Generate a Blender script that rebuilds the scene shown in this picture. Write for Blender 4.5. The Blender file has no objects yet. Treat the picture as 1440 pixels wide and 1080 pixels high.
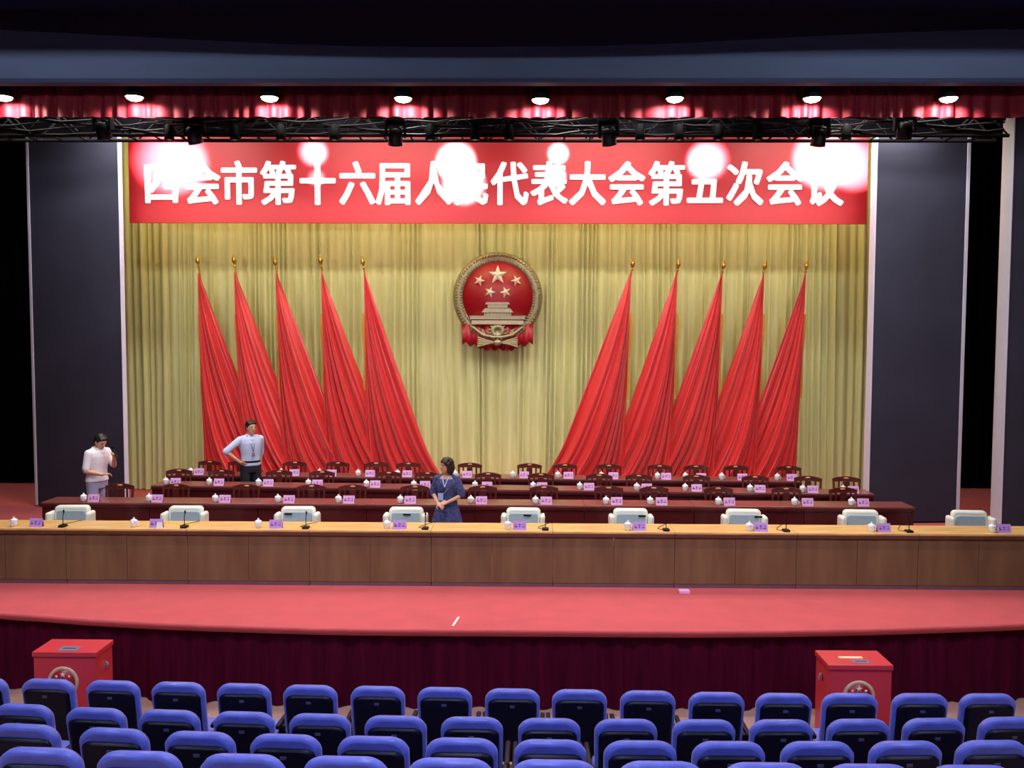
import bpy, bmesh, math, random
from mathutils import Vector, Matrix
from math import pi, sin, cos, tan, radians as R, atan2, hypot

random.seed(7)
SC = bpy.context.scene
COL = SC.collection
# ------------------------------------------------------------------ camera
F = 1250.0; CX, CY = 720.0, 540.0
H = 3.38                                  # camera height above the stage floor
PITCH = math.atan(70 / F); YAW = R(0.72); ROLL = 0.0033
CAM = Vector((0.54, 0.0, H))
cd = bpy.data.cameras.new('camera'); cam = bpy.data.objects.new('camera', cd); COL.objects.link(cam)
cd.sensor_width = 36; cd.lens = 36 * F / 1440; cd.clip_end = 200
Rm = Matrix.Rotation(YAW, 3, 'Z') @ Matrix.Rotation(pi / 2 - PITCH, 3, 'X') @ Matrix.Rotation(ROLL, 3, 'Z')
cam.matrix_world = Matrix.Translation(CAM) @ Rm.to_4x4()
SC.camera = cam

def ray(px, py):
    return Rm @ Vector(((px - CX) / F, -(py - CY) / F, -1.0))
def onY(px, py, Y):                       # point seen at px,py on the vertical plane y=Y
    d = ray(px, py); return CAM + d * ((Y - CAM.y) / d.y)
def onZ(px, py, Z):                       # point seen at px,py on the horizontal plane z=Z
    d = ray(px, py); return CAM + d * ((Z - CAM.z) / d.z)

# ------------------------------------------------------------------ world, exposure
w = bpy.data.worlds.new('world'); SC.world = w; w.use_nodes = True
w.node_tree.nodes['Background'].inputs[0].default_value = (0.22, 0.25, 0.45, 1)
w.node_tree.nodes['Background'].inputs[1].default_value = 0.03
vs = SC.view_settings; vs.view_transform = 'Standard'; vs.look = 'None'; vs.gamma = 1.0; vs.use_curve_mapping = False
vs.exposure = 0.0

def aim(o, p, t):
    o.location = p; o.rotation_euler = (Vector(t) - Vector(p)).to_track_quat('-Z', 'Y').to_euler()
def area(name, p, t, sx, sy, e, c, spread=180):
    l = bpy.data.lights.new(name, 'AREA'); l.spread = R(spread); l.shape = 'RECTANGLE'; l.size = sx; l.size_y = sy; l.energy = e; l.color = c
    o = bpy.data.objects.new(name, l); COL.objects.link(o); aim(o, p, t); return o
def spot(name, p, t, e, c, ang, blend=.5, rad=.05):
    l = bpy.data.lights.new(name, 'SPOT'); l.energy = e; l.color = c; l.spot_size = R(ang); l.spot_blend = blend
    l.shadow_soft_size = rad
    o = bpy.data.objects.new(name, l); COL.objects.link(o); aim(o, p, t); return o

BEAM = 2.6
YB = 19.0                                  # curtain
# house lights in the hall ceiling, cool
for x in (-5.5, 0, 5.5):
    area('house_light', (x, 5.0, 6.05), (x, 5.0, 0), 1.6, .5, 72, (.66, .70, 1.0), 120)
    area('house_light', (x, 1.5, 6.05), (x, 2.2, 0), 1.6, .5, 100, (.66, .70, 1.0), 130)
for x in (-5, 5):  # unseen fill added behind the camera to brighten the proscenium fascia
    area('fascia_fill', (x, -2.5, 4.6), (x * .9, 10.0, 6.7), 2.5, .5, 62, (.80, .84, 1.0), 50)
# front-of-house stage lights, on the hall ceiling, towards the apron and the stage
for x in (-6, -2, 2, 6):
    area('front_light', (x, 6.6, 6.0), (x * .9, 10.9, 0), .8, .25, 33, (1.0, .93, .97), 75)
# stage battens above the tables (hidden by the valance)
for x in (-6.2, -2.1, 2.1, 6.2):
    area('stage_batten', (x, 12.9, 7.05), (x, 18.4, 2.2), 2.6, .3, 62, (1.0, .95, .86), 110)
    area('cyc_batten', (x, 15.6, 7.2), (x, 18.2, 1.5), 2.8, .3, 80, (1.0, .97, .88))
    area('table_batten', (x * .9, 14.0, 7.1), (x, 13.7, 0), 2.4, .3, 75, (1.0, .93, .90), 120)
# warm batten behind the banner washing the top of the curtain
for x in (-5.9, -2.0, 2.0, 5.9):
    area('curtain_batten', (x, 17.5, 7.3), (x, 18.9, 4.9), 3.2, .2, 60, (1.0, .82, .40))

# ------------------------------------------------------------------ materials
def lin(c):
    c /= 255.0
    return c / 12.92 if c <= .04045 else ((c + .055) / 1.055) ** 2.4
MATS = {}
def mat(name, rgb, rough=.6, metal=0, var=.12, scale=8, bump=0, bscale=60, coat=0, sheen=0, emit=0, stretch=None, spec=.5, grain=None):
    m = bpy.data.materials.new(name); m.use_nodes = True; nt = m.node_tree; N = nt.nodes; L = nt.links
    b = N['Principled BSDF']; col = [lin(v) for v in rgb]
    tc = N.new('ShaderNodeTexCoord'); mp = N.new('ShaderNodeMapping'); L.new(tc.outputs['Object'], mp.inputs[0])
    if stretch: mp.inputs['Scale'].default_value = stretch
    if var > 0:
        n = N.new('ShaderNodeTexNoise'); n.inputs['Scale'].default_value = scale; n.inputs['Detail'].default_value = 5
        L.new(mp.outputs[0], n.inputs['Vector'])
        r = N.new('ShaderNodeValToRGB'); r.color_ramp.elements[0].position = .3; r.color_ramp.elements[1].position = .7
        c2 = grain and [lin(v) for v in grain]
        r.color_ramp.elements[0].color = [*(c2 or [v * (1 - var) for v in col]), 1]
        r.color_ramp.elements[1].color = [*[min(1, v * (1 + var)) for v in col], 1]
        L.new(n.outputs['Fac'], r.inputs[0]); L.new(r.outputs[0], b.inputs['Base Color'])
    else:
        b.inputs['Base Color'].default_value = (*col, 1)
    b.inputs['Roughness'].default_value = rough; b.inputs['Metallic'].default_value = metal
    b.inputs['Specular IOR Level'].default_value = spec
    b.inputs['Coat Weight'].default_value = coat; b.inputs['Coat Roughness'].default_value = .12
    b.inputs['Sheen Weight'].default_value = sheen; b.inputs['Sheen Roughness'].default_value = .4
    if bump:
        n2 = N.new('ShaderNodeTexNoise'); n2.inputs['Scale'].default_value = bscale; n2.inputs['Detail'].default_value = 3
        L.new(mp.outputs[0], n2.inputs['Vector'])
        bp = N.new('ShaderNodeBump'); bp.inputs['Strength'].default_value = bump; bp.inputs['Distance'].default_value = .01
        L.new(n2.outputs['Fac'], bp.inputs['Height']); L.new(bp.outputs[0], b.inputs['Normal'])
    if emit:
        b.inputs['Emission Color'].default_value = (*col, 1); b.inputs['Emission Strength'].default_value = emit
    MATS[name] = m; return m

mat('carpet_red', (196, 80, 83), .95, bump=.4, bscale=300, var=.07, scale=3, sheen=.1)
mat('hall_floor', (176, 138, 126), .6, var=.15, scale=3, bump=.1)
mat('plaster_dark', (8, 11, 34), .95, var=.1, scale=2, spec=.03)
mat('fascia_slate', (84, 98, 122), .8, var=.14, scale=1.2, stretch=(.4, 1, 2))
mat('fascia_trim', (42, 50, 82), .7, var=.1)
mat('hall_wall', (88, 78, 86), .8, var=.1, scale=2)
mat('black_cloth', (6, 6, 11), .95, var=.3, scale=6, stretch=(3, 3, .3), spec=.04)
mat('panel_navy', (50, 50, 70), .85, var=.12, scale=1.5, bump=.1, bscale=120)
mat('panel_edge', (215, 212, 232), .5, var=.03)
mat('gold_curtain', (214, 214, 156), .62, var=.08, scale=5, stretch=(4, 4, .25), bump=.12, bscale=200, sheen=.25)
mat('valance_red', (88, 3, 16), .7, var=.2, scale=6, stretch=(4, 4, .3), spec=.2)
mat('skirt_maroon', (66, 6, 32), .8, var=.25, scale=5, stretch=(4, 4, .3), spec=.05)
mat('flag_red', (216, 44, 46), .30, var=.04, scale=3, sheen=.3, spec=.8)
mat('banner_red', (186, 25, 35), .5, var=.04, scale=3)
mat('letter_white', (245, 244, 246), .6, var=.02)
mat('brass', (214, 170, 70), .28, 1, var=.1)
mat('fringe_gold', (214, 150, 50), .6, var=.2, scale=30, stretch=(6, 6, .5))
mat('emblem_gold', (160, 146, 112), .4, .6, var=.25, scale=30, bump=.4, bscale=120)
mat('emblem_star', (250, 240, 214), .35, .3, var=.05)
mat('gate_grey', (190, 172, 140), .4, .4, var=.1, scale=20)
mat('ring_cream', (214, 188, 150), .5, .2, var=.1, scale=20)
mat('emblem_red', (160, 14, 30), .4, var=.05)
mat('wood_light_top', (232, 190, 120), .4, var=.12, scale=3, stretch=(.6, 6, 6), coat=.2, grain=(205, 160, 95))
mat('wood_front', (116, 94, 66), .5, var=.10, scale=1.4, stretch=(4, 4, .6), coat=.1, grain=(100, 78, 54))
mat('wood_edge', (92, 62, 44), .45, var=.1)
mat('plinth_grey', (120, 108, 122), .4, .4, var=.1)
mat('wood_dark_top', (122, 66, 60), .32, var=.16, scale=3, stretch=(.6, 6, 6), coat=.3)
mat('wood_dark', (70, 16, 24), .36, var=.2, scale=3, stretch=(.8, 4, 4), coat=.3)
mat('chair_wood', (88, 30, 27), .36, var=.2, scale=8, stretch=(3, 3, .6), coat=.35)
mat('chair_inlay', (214, 150, 110), .4, var=.1)
mat('ivory_leather', (232, 234, 222), .5, var=.04, scale=10, bump=.08, bscale=90, coat=.1)
mat('pale_mesh', (150, 168, 182), .6, var=.05, scale=20, bump=.1, bscale=200)
mat('porcelain', (240, 240, 244), .2, var=.01, coat=.5)
mat('card_pink', (226, 172, 226), .7, var=.04)
mat('card_violet', (190, 148, 226), .7, var=.04)
mat('card_ink', (128, 70, 160), .7, var=.05)
mat('black_plastic', (9, 9, 12), .45, var=.1, spec=.25)
mat('black_metal', (8, 7, 9), .7, .0, var=.2, spec=.12)
mat('grey_label', (150, 160, 180), .4, .3, var=.05)
mat('seat_blue', (94, 107, 206), .55, var=.10, scale=12, bump=.03, bscale=160, sheen=.3, coat=.35)
mat('seat_shell', (7, 9, 30), .4, var=.1, spec=.25, scale=6)
mat('seat_label', (86, 92, 120), .35, .5, var=.05)
mat('box_red', (206, 56, 64), .38, var=.06, scale=4, coat=.15)
mat('box_plate', (140, 148, 172), .4, .5, var=.05)
mat('box_paper', (250, 226, 176), .6, var=.03)
mat('steel', (220, 220, 226), .25, .9, var=.03)
mat('lamp_glow', (255, 246, 226), .5, var=0, emit=22)
mat('skin', (206, 154, 128), .55, var=.06, scale=20)
mat('hair_black', (20, 17, 20), .5, var=.3, scale=60, stretch=(4, 4, .5))
mat('hair_brown', (44, 24, 26), .45, var=.3, scale=60, stretch=(4, 4, .5))
mat('shirt_white', (236, 232, 244), .75, var=.03, bump=.2, bscale=25)
mat('shirt_blue', (188, 198, 236), .75, var=.04, bump=.2, bscale=25)
mat('trouser_lilac', (172, 168, 206), .8, var=.06, bump=.2, bscale=20)
mat('trouser_navy', (22, 22, 40), .8, var=.1, bump=.2, bscale=20)
mat('dress_navy', (58, 66, 112), .8, var=.7, scale=26, bump=.2, bscale=25, grain=(26, 30, 74))
mat('eye_dark', (20, 14, 12), .2, var=0)
mat('lip', (160, 84, 80), .5, var=.02)
mat('badge_blue', (150, 180, 224), .4, var=.05)

# ------------------------------------------------------------------ helpers
class MB:
    def __init__(s): s.v = []; s.f = []; s.smooth = []
    def add(s, vs, fs, sm=False):
        o = len(s.v); s.v += [tuple(v) for v in vs]; s.f += [tuple(i + o for i in f) for f in fs]; s.smooth += [sm] * len(fs); return s
    def box(s, x0, x1, y0, y1, z0, z1, M=None, bev=0):
        if bev:
            bev = min(bev, .45 * min(abs(x1 - x0), abs(y1 - y0), abs(z1 - z0)))
            bm = bmesh.new(); bmesh.ops.create_cube(bm, size=1)
            for v in bm.verts:
                v.co = Vector(((x0 + x1) / 2 + v.co.x * (x1 - x0), (y0 + y1) / 2 + v.co.y * (y1 - y0), (z0 + z1) / 2 + v.co.z * (z1 - z0)))
            bmesh.ops.bevel(bm, geom=bm.edges[:], offset=bev, segments=2, profile=.5, affect='EDGES')
            bm.verts.index_update()
            vs = [M @ v.co if M else v.co for v in bm.verts]; fs = [[v.index for v in f.verts] for f in bm.faces]; bm.free()
            return s.add(vs, fs)
        vs = [Vector((x, y, z)) for z in (z0, z1) for y in (y0, y1) for x in (x0, x1)]
        if M: vs = [M @ v for v in vs]
        return s.add(vs, [(0, 2, 3, 1), (4, 5, 7, 6), (0, 1, 5, 4), (2, 6, 7, 3), (0, 4, 6, 2), (1, 3, 7, 5)])
    def loft(s, rings, closed=True, caps=True, sm=True):
        n = len(rings[0]); vs = [p for r in rings for p in r]; fs = []
        for i in range(len(rings) - 1):
            for j in range(n if closed else n - 1):
                k = (j + 1) % n; fs.append((i * n + j, i * n + k, (i + 1) * n + k, (i + 1) * n + j))
        s.add(vs, fs, sm)
        if caps and closed:
            s.add(rings[0], [tuple(range(n))[::-1]]); s.add(rings[-1], [tuple(range(n))])
        return s
    def tube(s, pts, rad, n=10, caps=True):
        pts = [Vector(p) for p in pts]; rs = rad if isinstance(rad, (list, tuple)) else [rad] * len(pts)
        rings = []; up = None
        for i, p in enumerate(pts):
            d = (pts[min(i + 1, len(pts) - 1)] - pts[max(i - 1, 0)]).normalized()
            if up is None: up = Vector((0, 0, 1)) if abs(d.z) < .9 else Vector((1, 0, 0))
            a = d.cross(up).normalized(); b = a.cross(d).normalized(); up = b
            rings.append([p + (a * cos(t * 2 * pi / n) + b * sin(t * 2 * pi / n)) * rs[i] for t in range(n)])
        return s.loft(rings, caps=caps)
    def lathe(s, prof, c=(0, 0, 0), n=16, M=None):
        c = Vector(c)
        rings = [[c + Vector((r * cos(2 * pi * t / n), r * sin(2 * pi * t / n), z)) for t in range(n)] for r, z in prof]
        if M: rings = [[M @ p for p in r] for r in rings]
        return s.loft(rings)
    def ball(s, c, r, n=12, m=8, M=None):
        c = Vector(c); r = Vector(r) if not isinstance(r, (int, float)) else Vector((r, r, r)); rings = []
        for i in range(m + 1):
            a = -pi / 2 + pi * (i + .0) / m; q = max(cos(a), .02)
            rings.append([Vector((q * cos(2 * pi * t / n) * r.x, q * sin(2 * pi * t / n) * r.y, sin(a) * r.z)) for t in range(n)])
        rings = [[(M @ p if M else p) + c for p in rr] for rr in rings]
        return s.loft(rings)
    def cap(s, a, b, ra, rb, n=12):
        a = Vector(a); b = Vector(b); d = b - a; L = d.length or 1e-4; d = d / L
        ts = [(-.96, .28), (-.7, .71), (-.3, .95)]
        pts = [(a + d * ra * t, ra * q) for t, q in ts] + [(a, ra), (b, rb)] + [(b + d * rb * -t, rb * q) for t, q in ts[::-1]]
        up = Vector((0, 0, 1)) if abs(d.z) < .9 else Vector((1, 0, 0))
        u = d.cross(up).normalized(); v = u.cross(d)
        return s.loft([[p + (u * cos(2 * pi * t / n) + v * sin(2 * pi * t / n)) * q for t in range(n)] for p, q in pts])
    def mesh(s, name, m):
        me = bpy.data.meshes.new(name); me.from_pydata(s.v, [], s.f)
        me.polygons.foreach_set('use_smooth', s.smooth); me.materials.append(MATS[m]); me.update(); return me
    def obj(s, name, m, parent=None, **kw):
        o = bpy.data.objects.new(name, s.mesh(name, m)); COL.objects.link(o)
        if parent: o.parent = parent
        for k, v in kw.items(): o[k] = v
        return o

def empty(name, loc, label, cat, group=None, rz=0):
    o = bpy.data.objects.new(name, None); COL.objects.link(o); o.location = loc; o.rotation_euler = (0, 0, rz); o.empty_display_size = .1
    o['label'] = label; o['category'] = cat
    if group: o['group'] = group
    return o
def dup(o, parent=None):
    c = o.copy(); COL.objects.link(c); c.parent = parent
    for ch in list(o.children): dup(ch, c)
    return c
def place(proto, first, loc, rz, label, group=None):
    o = proto if first else dup(proto)
    o.location = loc; o.rotation_euler = (0, 0, rz); o['label'] = label
    if group: o['group'] = group
    return o
ORD = ['first', 'second', 'third', 'fourth', 'fifth', 'sixth', 'seventh', 'eighth', 'ninth', 'tenth', 'eleventh', 'twelfth', 'thirteenth', 'fourteenth', 'fifteenth', 'sixteenth']
def struct(name, mb, m, parent=None):
    return mb.obj(name, m, parent, kind='structure')

# ------------------------------------------------------------------ the setting
ZH = -0.94                                # hall floor below the stage floor
EDGE = [(-140, 850), (0, 863), (60, 867), (125, 872), (240, 878), (360, 882), (500, 885.5), (720, 887), (1000, 888.5), (1200, 886), (1330, 882), (1440, 878), (1560, 871)]
edge = [onZ(x, y, 0) for x, y in EDGE]
edge = [Vector((-13, edge[0].y + 1.4, 0))] + edge + [Vector((13, edge[-1].y + 1.4, 0))]
def smooth_line(pts, k=8):
    out = []
    for i in range(len(pts) - 1):
        p0, p1, p2, p3 = pts[max(i - 1, 0)], pts[i], pts[i + 1], pts[min(i + 2, len(pts) - 1)]
        for j in range(k):
            t = j / k
            out.append(.5 * ((2 * p1) + (p2 - p0) * t + (2 * p0 - 5 * p1 + 4 * p2 - p3) * t * t + (3 * p1 - p0 - 3 * p2 + p3) * t ** 3))
    return out + [pts[-1]]
edge = smooth_line(edge)
# stage platform with its red carpet
mb = MB(); n = len(edge)
bot = [Vector((p.x, p.y, -.05)) for p in edge]; back = [Vector((p.x, 20.6, 0)) for p in edge]
mb.add(edge + back, [(i, i + 1, n + i + 1, n + i) for i in range(n - 1)])
mb.add(edge + bot, [(i, n + i, n + i + 1, i + 1) for i in range(n - 1)])
mb.add(bot + [Vector((p.x, 20.6, -.05)) for p in bot], [(i, n + i, n + i + 1, i + 1) for i in range(n - 1)])
struct('floor_stage', mb, 'carpet_red')
struct('floor', MB().box(-13, 13, -4, 20.6, ZH - .1, ZH), 'hall_floor')

# walls, ceiling
struct('wall_back', MB().box(-13, 13, 20.6, 20.8, ZH, 9), 'black_cloth')
struct('wall_left', MB().box(-13.2, -13, -4, 20.8, ZH, 9), 'black_cloth')
struct('wall_right', MB().box(13, 13.2, -4, 20.8, ZH, 9), 'black_cloth')
struct('wall_rear', MB().box(-13.2, 13.2, -4.2, -4, ZH, 9), 'hall_wall')
struct('ceiling_stage', MB().box(-13.2, 13.2, 10.3, 20.8, 9.0, 9.1), 'black_cloth')
# hall ceiling: its edge towards the stage is a concave arc
YP = 10.0                                 # proscenium plane
ZC = 6.32
arc = [onZ(x, y, ZC) for x, y in [(-80, 38), (0, 42), (160, 50), (400, 62), (600, 66), (900, 63), (1200, 48), (1440, 40), (1520, 37)]]
arc = [Vector((-13, arc[0].y - 1.2, ZC))] + arc + [Vector((13, arc[-1].y - 1.2, ZC))]
arc = smooth_line(arc); n = len(arc)
mb = MB()
lo = arc; fr = [Vector((p.x, -4, ZC)) for p in arc]; hi = [p + Vector((0, 0, .9)) for p in arc]
mb.add(lo + fr, [(i, n + i, n + i + 1, i + 1) for i in range(n - 1)]); mb.add(lo + hi, [(i, i + 1, n + i + 1, n + i) for i in range(n - 1)])
struct('ceiling', mb, 'plaster_dark')
# stepped-down bay of the ceiling nearer the camera, seen as the black band at the very top
zc2 = 6.12; yb2 = onZ(720, 12, zc2).y
struct('ceiling_bay', MB().box(-13, 13, -4, yb2, zc2, ZC - .002), 'plaster_dark')
zf0 = onY(720, 121, YP + .12).z; zf1 = onY(720, 111, YP).z
struct('wall_proscenium', MB().box(-13, 13, YP, YP + .12, zf1, 9), 'fascia_slate')
struct('trim_1', MB().box(-13, 13, YP - .03, YP + .12, zf0, zf1), 'fascia_trim')
# wings: black leg curtains far left and right
def pleated(x0, x1, Y, z0, z1, wmin, wmax, amp, rows=6, sway=0.0, step=.012, seed=1):
    rnd = random.Random(seed); xs = []; x = x0; ph = []
    cuts = [x0]
    while cuts[-1] < x1: cuts.append(cuts[-1] + rnd.uniform(wmin, wmax))
    prof = []
    for a, b in zip(cuts, cuts[1:]):
        am = amp * rnd.uniform(.45, 1.25); k = rnd.uniform(.7, 1.6); m = max(4, int((b - a) / step))
        lean = rnd.uniform(-1, 1) * sway
        for j in range(m):
            t = j / m; prof.append((a + (b - a) * t, am * (max(0.0, sin(pi * t)) ** k), lean))
    rings = []
    for r in range(rows + 1):
        v = r / rows; z = z1 + (z0 - z1) * v; row = []
        for i, (x, d, lean) in enumerate(prof):
            q = .8 + .35 * v + .12 * sin(x * 3.1 + v * 4)
            row.append(Vector((x + sway * sin(x * 1.7 + v * 2.5) * v, Y - d * q - .01 * sin(x * 9 + v * 5) * v, z)))
        rings.append(row)
    return MB().loft(rings, closed=False)
for nm, x0, x1, lab in (('wing_curtain', -12.9, -6.9, 'black wing curtain hanging at the far left behind the stage'), ('wing_curtain', 6.9, 12.9, 'black wing curtain hanging at the far right behind the stage')):
    o = pleated(x0, x1, 19.7, .02, 8.9, .15, .3, .05, 3, 0, .04, 5).obj(nm, 'black_cloth'); o['label'] = lab; o['category'] = 'curtain'; o['group'] = 'black wing curtains'

# ------------------------------------------------------------------ gold stage curtain
xl = onY(160, 500, YB).x - .3; xr = onY(1240, 500, YB).x + .3
o = pleated(xl, xr, YB, .015, 8.3, .06, .26, .125, 12, .035, .009, 11).obj('stage_curtain', 'gold_curtain')
o['label'] = 'pleated gold curtain across the back of the stage'; o['category'] = 'curtain'

# side panels
def wing_panel(x0, x1, Y0, Y1, thick, label, edge_side, trim_side, zt=8.2):
    """x0,Y0 - x1,Y1 : front face corners"""
    cx, cy = (x0 + x1) / 2, (Y0 + Y1) / 2; L = hypot(x1 - x0, Y1 - Y0); a = atan2(Y1 - Y0, x1 - x0)
    t = empty('stage_flat', (cx, cy, 0), label, 'stage panel', 'tall dark panels at the stage sides', a)
    n = 3
    for i in range(1):
        MB().box(-L / 2, L / 2, 0, thick, .02, zt, bev=.01).obj('panel_face', 'panel_navy', t)
    for s in (-1, 1):
        wdt = .02
        if s == edge_side:
            MB().box(s * L / 2 - .004, s * L / 2 + .012, -.012, thick + .01, .03, zt, bev=.004).obj('edge_strip', 'panel_edge', t, label='pale edge strip')
        if s == trim_side:
            MB().box(s * L / 2 - .03, s * L / 2 + .03, -.015, .02, .03, zt, bev=.004).obj('edge_strip', 'panel_edge', t, label='thin pale edge trim')
    MB().box(-L / 2 + .1, L / 2 - .1, -.0, thick + .25, .001, .03).obj('foot', 'black_metal', t)
    return t
pa = onZ(52, 712, 0); pb = onY(172, 500, 16.2)
wing_panel(pa.x, pb.x, pa.y, 16.2, .07, 'tall dark panel left of the gold curtain behind the man in white', 1, -1)
qa = onY(1226, 500, 15.9); qb = onZ(1346, 735, 0)
wing_panel(qa.x, qb.x, 15.9, qb.y, .19, 'tall dark panel right of the gold curtain beside the desk ends', -1, 1)
ra = onZ(1407, 744, 0)
wing_panel(ra.x, ra.x + 1.4, ra.y, ra.y - .3, .6, 'tall dark panel cut by the right picture edge', -1, 0)

# stage front skirt
sk = MB(); rings = [[], [], [], []]
acc = 0; rnd = random.Random(3)
dense = []
for a, b in zip(edge, edge[1:]):
    m = max(1, int((b - a).length / .018))
    for j in range(m): dense.append(a.lerp(b, j / m))
ph = 0
for i, p in enumerate(dense):
    ph += rnd.uniform(.25, .55)
    d = .036 * (1 - cos(ph)) * .5 + .008 * sin(ph * .37)
    for r, (z, q) in enumerate(((-.045, .35), (-.3, .8), (-.65, 1.1), (ZH + .01, 1.35))):
        rings[r].append(Vector((p.x, p.y + .10 - d * q * 1.6, z)))
o = sk.loft(rings, closed=False).obj('stage_skirt', 'skirt_maroon'); o['label'] = 'dark maroon pleated skirt hung along the front of the stage'; o['category'] = 'stage skirt'
# carpet lip
mb = MB()
lip = [[Vector((p.x, p.y - .012, .012)), Vector((p.x, p.y - .02, -.015)), Vector((p.x, p.y + .02, -.075)), Vector((p.x, p.y + .06, -.06)), Vector((p.x, p.y + .06, .004))] for p in edge]
mb.loft(lip); struct('trim_2', mb, 'carpet_red')

# ------------------------------------------------------------------ valance with its lamps, truss and moving heads
YV = 10.9
zv0 = onY(720, 166, YV).z
o = pleated(-9.3, 9.3, YV, zv0, 7.6, .10, .26, .06, 4, .01, .02, 21).obj('valance', 'valance_red')
o['label'] = 'dark red pleated valance hanging below the proscenium beam'; o['category'] = 'curtain'
lamp = empty('downlight', (0, 0, 0), '', 'lamp', 'downlights in front of the red valance')
MB().lathe([(.02, .12), (.09, .12), (.10, .06), (.115, 0), (.105, 0), (.09, .02)], n=20).obj('housing', 'black_metal', lamp)
MB().lathe([(.10, .008), (.085, -.018), (.05, -.035), (.005, -.042)], n=20).obj('lens', 'lamp_glow', lamp)
MB().tube([(0, 0, .12), (0, 0, 2.88)], .012, 8).obj('hanger', 'black_metal', lamp)
for i, (px, py) in enumerate([(5, 137), (189, 137), (379, 138), (567, 139), (760, 141), (949, 139), (1142, 139), (1334, 139)]):
    p = onY(px, py, YV - .26)
    place(lamp, i == 0, p, 0, f'{ORD[i]} lit downlight from the left in front of the red valance')
    spot('downlight_beam', (p.x, p.y + .03, p.z - .055), (p.x, p.y + .7, p.z - 2), 130, (1, .93, .93), 168, .25, .04)

YT = 13.4
zt0 = onY(720, 197, YT).z; zt1 = zt0 + .42
t = empty('lighting_truss', (0, YT, zt0), 'black lighting truss running across the stage above the red banner', 'truss')
for y in (-.18, .18):
    for z in (.03, .39):
        MB().tube([(-7.6, y, z), (7.6, y, z)], .028, 8).obj('chord', 'black_metal', t)
brace = MB().tube([(0, -.18, .03), (.38, -.18, .39)], .014, 6).mesh('brace', 'black_metal')
rung = MB().tube([(0, -.18, .03), (0, .18, .03)], .014, 6).mesh('rung', 'black_metal')
for i in range(40):
    for y, fl in ((0, 1), (.36, -1)):
        b = bpy.data.objects.new('brace', brace); COL.objects.link(b); b.parent = t
        b.location = (-7.6 + .38 * i + (0 if (i % 2 == 0) else .38), y, 0); b.scale = (1 if i % 2 == 0 else -1, 1, 1)
    b = bpy.data.objects.new('rung', rung); COL.objects.link(b); b.parent = t; b.location = (-7.6 + .38 * i, 0, 0)
# lamp bars and cabling in front of the truss
o = MB()
rnd = random.Random(9)
for k in range(5):
    pts = [(-7.5 + 15 * i / 60, -.2 - .02 * k, .06 + .06 * k + .03 * sin(i * .9 + k * 2) + rnd.uniform(-.012, .012)) for i in range(61)]
    o.tube(pts, .016, 6)
o.obj('cabling', 'black_plastic', t, kind='stuff')
# border cloth behind the truss
o = pleated(-7.9, 7.9, 14.6, onY(720, 190, 14.6).z, 8.9, .2, .4, .04, 2, 0, .06, 31).obj('border_curtain', 'black_cloth')
o['label'] = 'black border curtain behind the lighting truss'; o['category'] = 'curtain'

mh = empty('moving_head_light', (0, 0, 0), '', 'stage light', 'dark moving-head lights under the truss')
MB().box(-.13, .13, -.1, .1, -.10, 0, bev=.015).obj('base', 'black_metal', mh)
o = MB()
for s in (-1, 1): o.box(s * .135 - .02, s * .135 + .02, -.05, .05, -.30, -.06, bev=.01)
o.box(-.15, .15, -.05, .05, -.13, -.09, bev=.01).obj('yoke', 'black_metal', mh)
hd = MB().lathe([(.03, .12), (.085, .10), (.10, .02), (.105, -.08), (.11, -.13), (.095, -.13)], n=18).obj('head', 'black_plastic', mh)
hd.location = (0, 0, -.28); hd.rotation_euler = (R(25), 0, 0)
o = MB().lathe([(.095, -.12), (.06, -.135), (.004, -.14)], n=18).obj('lens', 'steel', hd)
MB().box(-.015, .015, -.02, .02, 0, .12).obj('clamp', 'black_metal', mh)
for i, (px, py) in enumerate([(157, 186), (282, 193), (560, 195), (853, 195), (1143, 196), (1261, 186)]):
    p = onY(px, py, YT - .1)
    place(mh, i == 0, (p.x, p.y - .28, p.z + .26), R(random.uniform(-25, 25)), f'{ORD[i]} dark moving-head stage light from the left under the truss')
# small par lamps on the truss
pr = empty('par_lamp', (0, 0, 0), '', 'stage light', 'small par lamps along the truss')
MB().lathe([(.02, .13), (.06, .11), (.065, -.02), (.075, -.10), (.065, -.10)], n=14).obj('housing', 'black_metal', pr)
MB().lathe([(.064, -.09), (.03, -.10), (.003, -.103)], n=14).obj('lens', 'grey_label', pr)
MB().tube([(-.08, 0, 0), (-.08, 0, .14), (.08, 0, .14), (.08, 0, 0)], .008, 6).obj('bracket', 'black_metal', pr)
for i, px in enumerate((238, 330, 395, 470, 605, 668, 716, 900, 955, 1010, 1065, 1190)):
    p = onY(px, 187, YT - .3)
    place(pr, i == 0, p, 0, f'{ORD[i]} small black par lamp from the left on the truss')

# ------------------------------------------------------------------ banner
YN = 17.0
b0 = onY(183, 313, YN); b1 = onY(1218, 316, YN); btz = onY(700, 190, YN).z; bbz = (b0.z + b1.z) / 2
bt = empty('banner', ((b0.x + b1.x) / 2, YN, bbz), 'long red banner with white lettering above the gold curtain', 'banner')
hw = (b1.x - b0.x) / 2; hh = btz - bbz
MB().box(-hw, hw, -.02, .02, 0, hh, bev=.005).obj('cloth', 'banner_red', bt)
MB().box(-hw, hw, .02, .07, hh - .05, hh + .02).obj('batten', 'black_metal', bt)
for x in (-hw * .8, -hw * .3, hw * .3, hw * .8):
    MB().tube([(x, .04, hh), (x, .04, hh + 1.8)], .008, 6).obj('hanging_cable', 'black_metal', bt)
TXT = '四会市第十六届人民代表大会第五次会议'
XS = [228, 285, 337, 392, 447, 503, 555, 610, 663, 717, 772, 826, 881, 937, 991, 1047, 1103, 1159]
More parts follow.
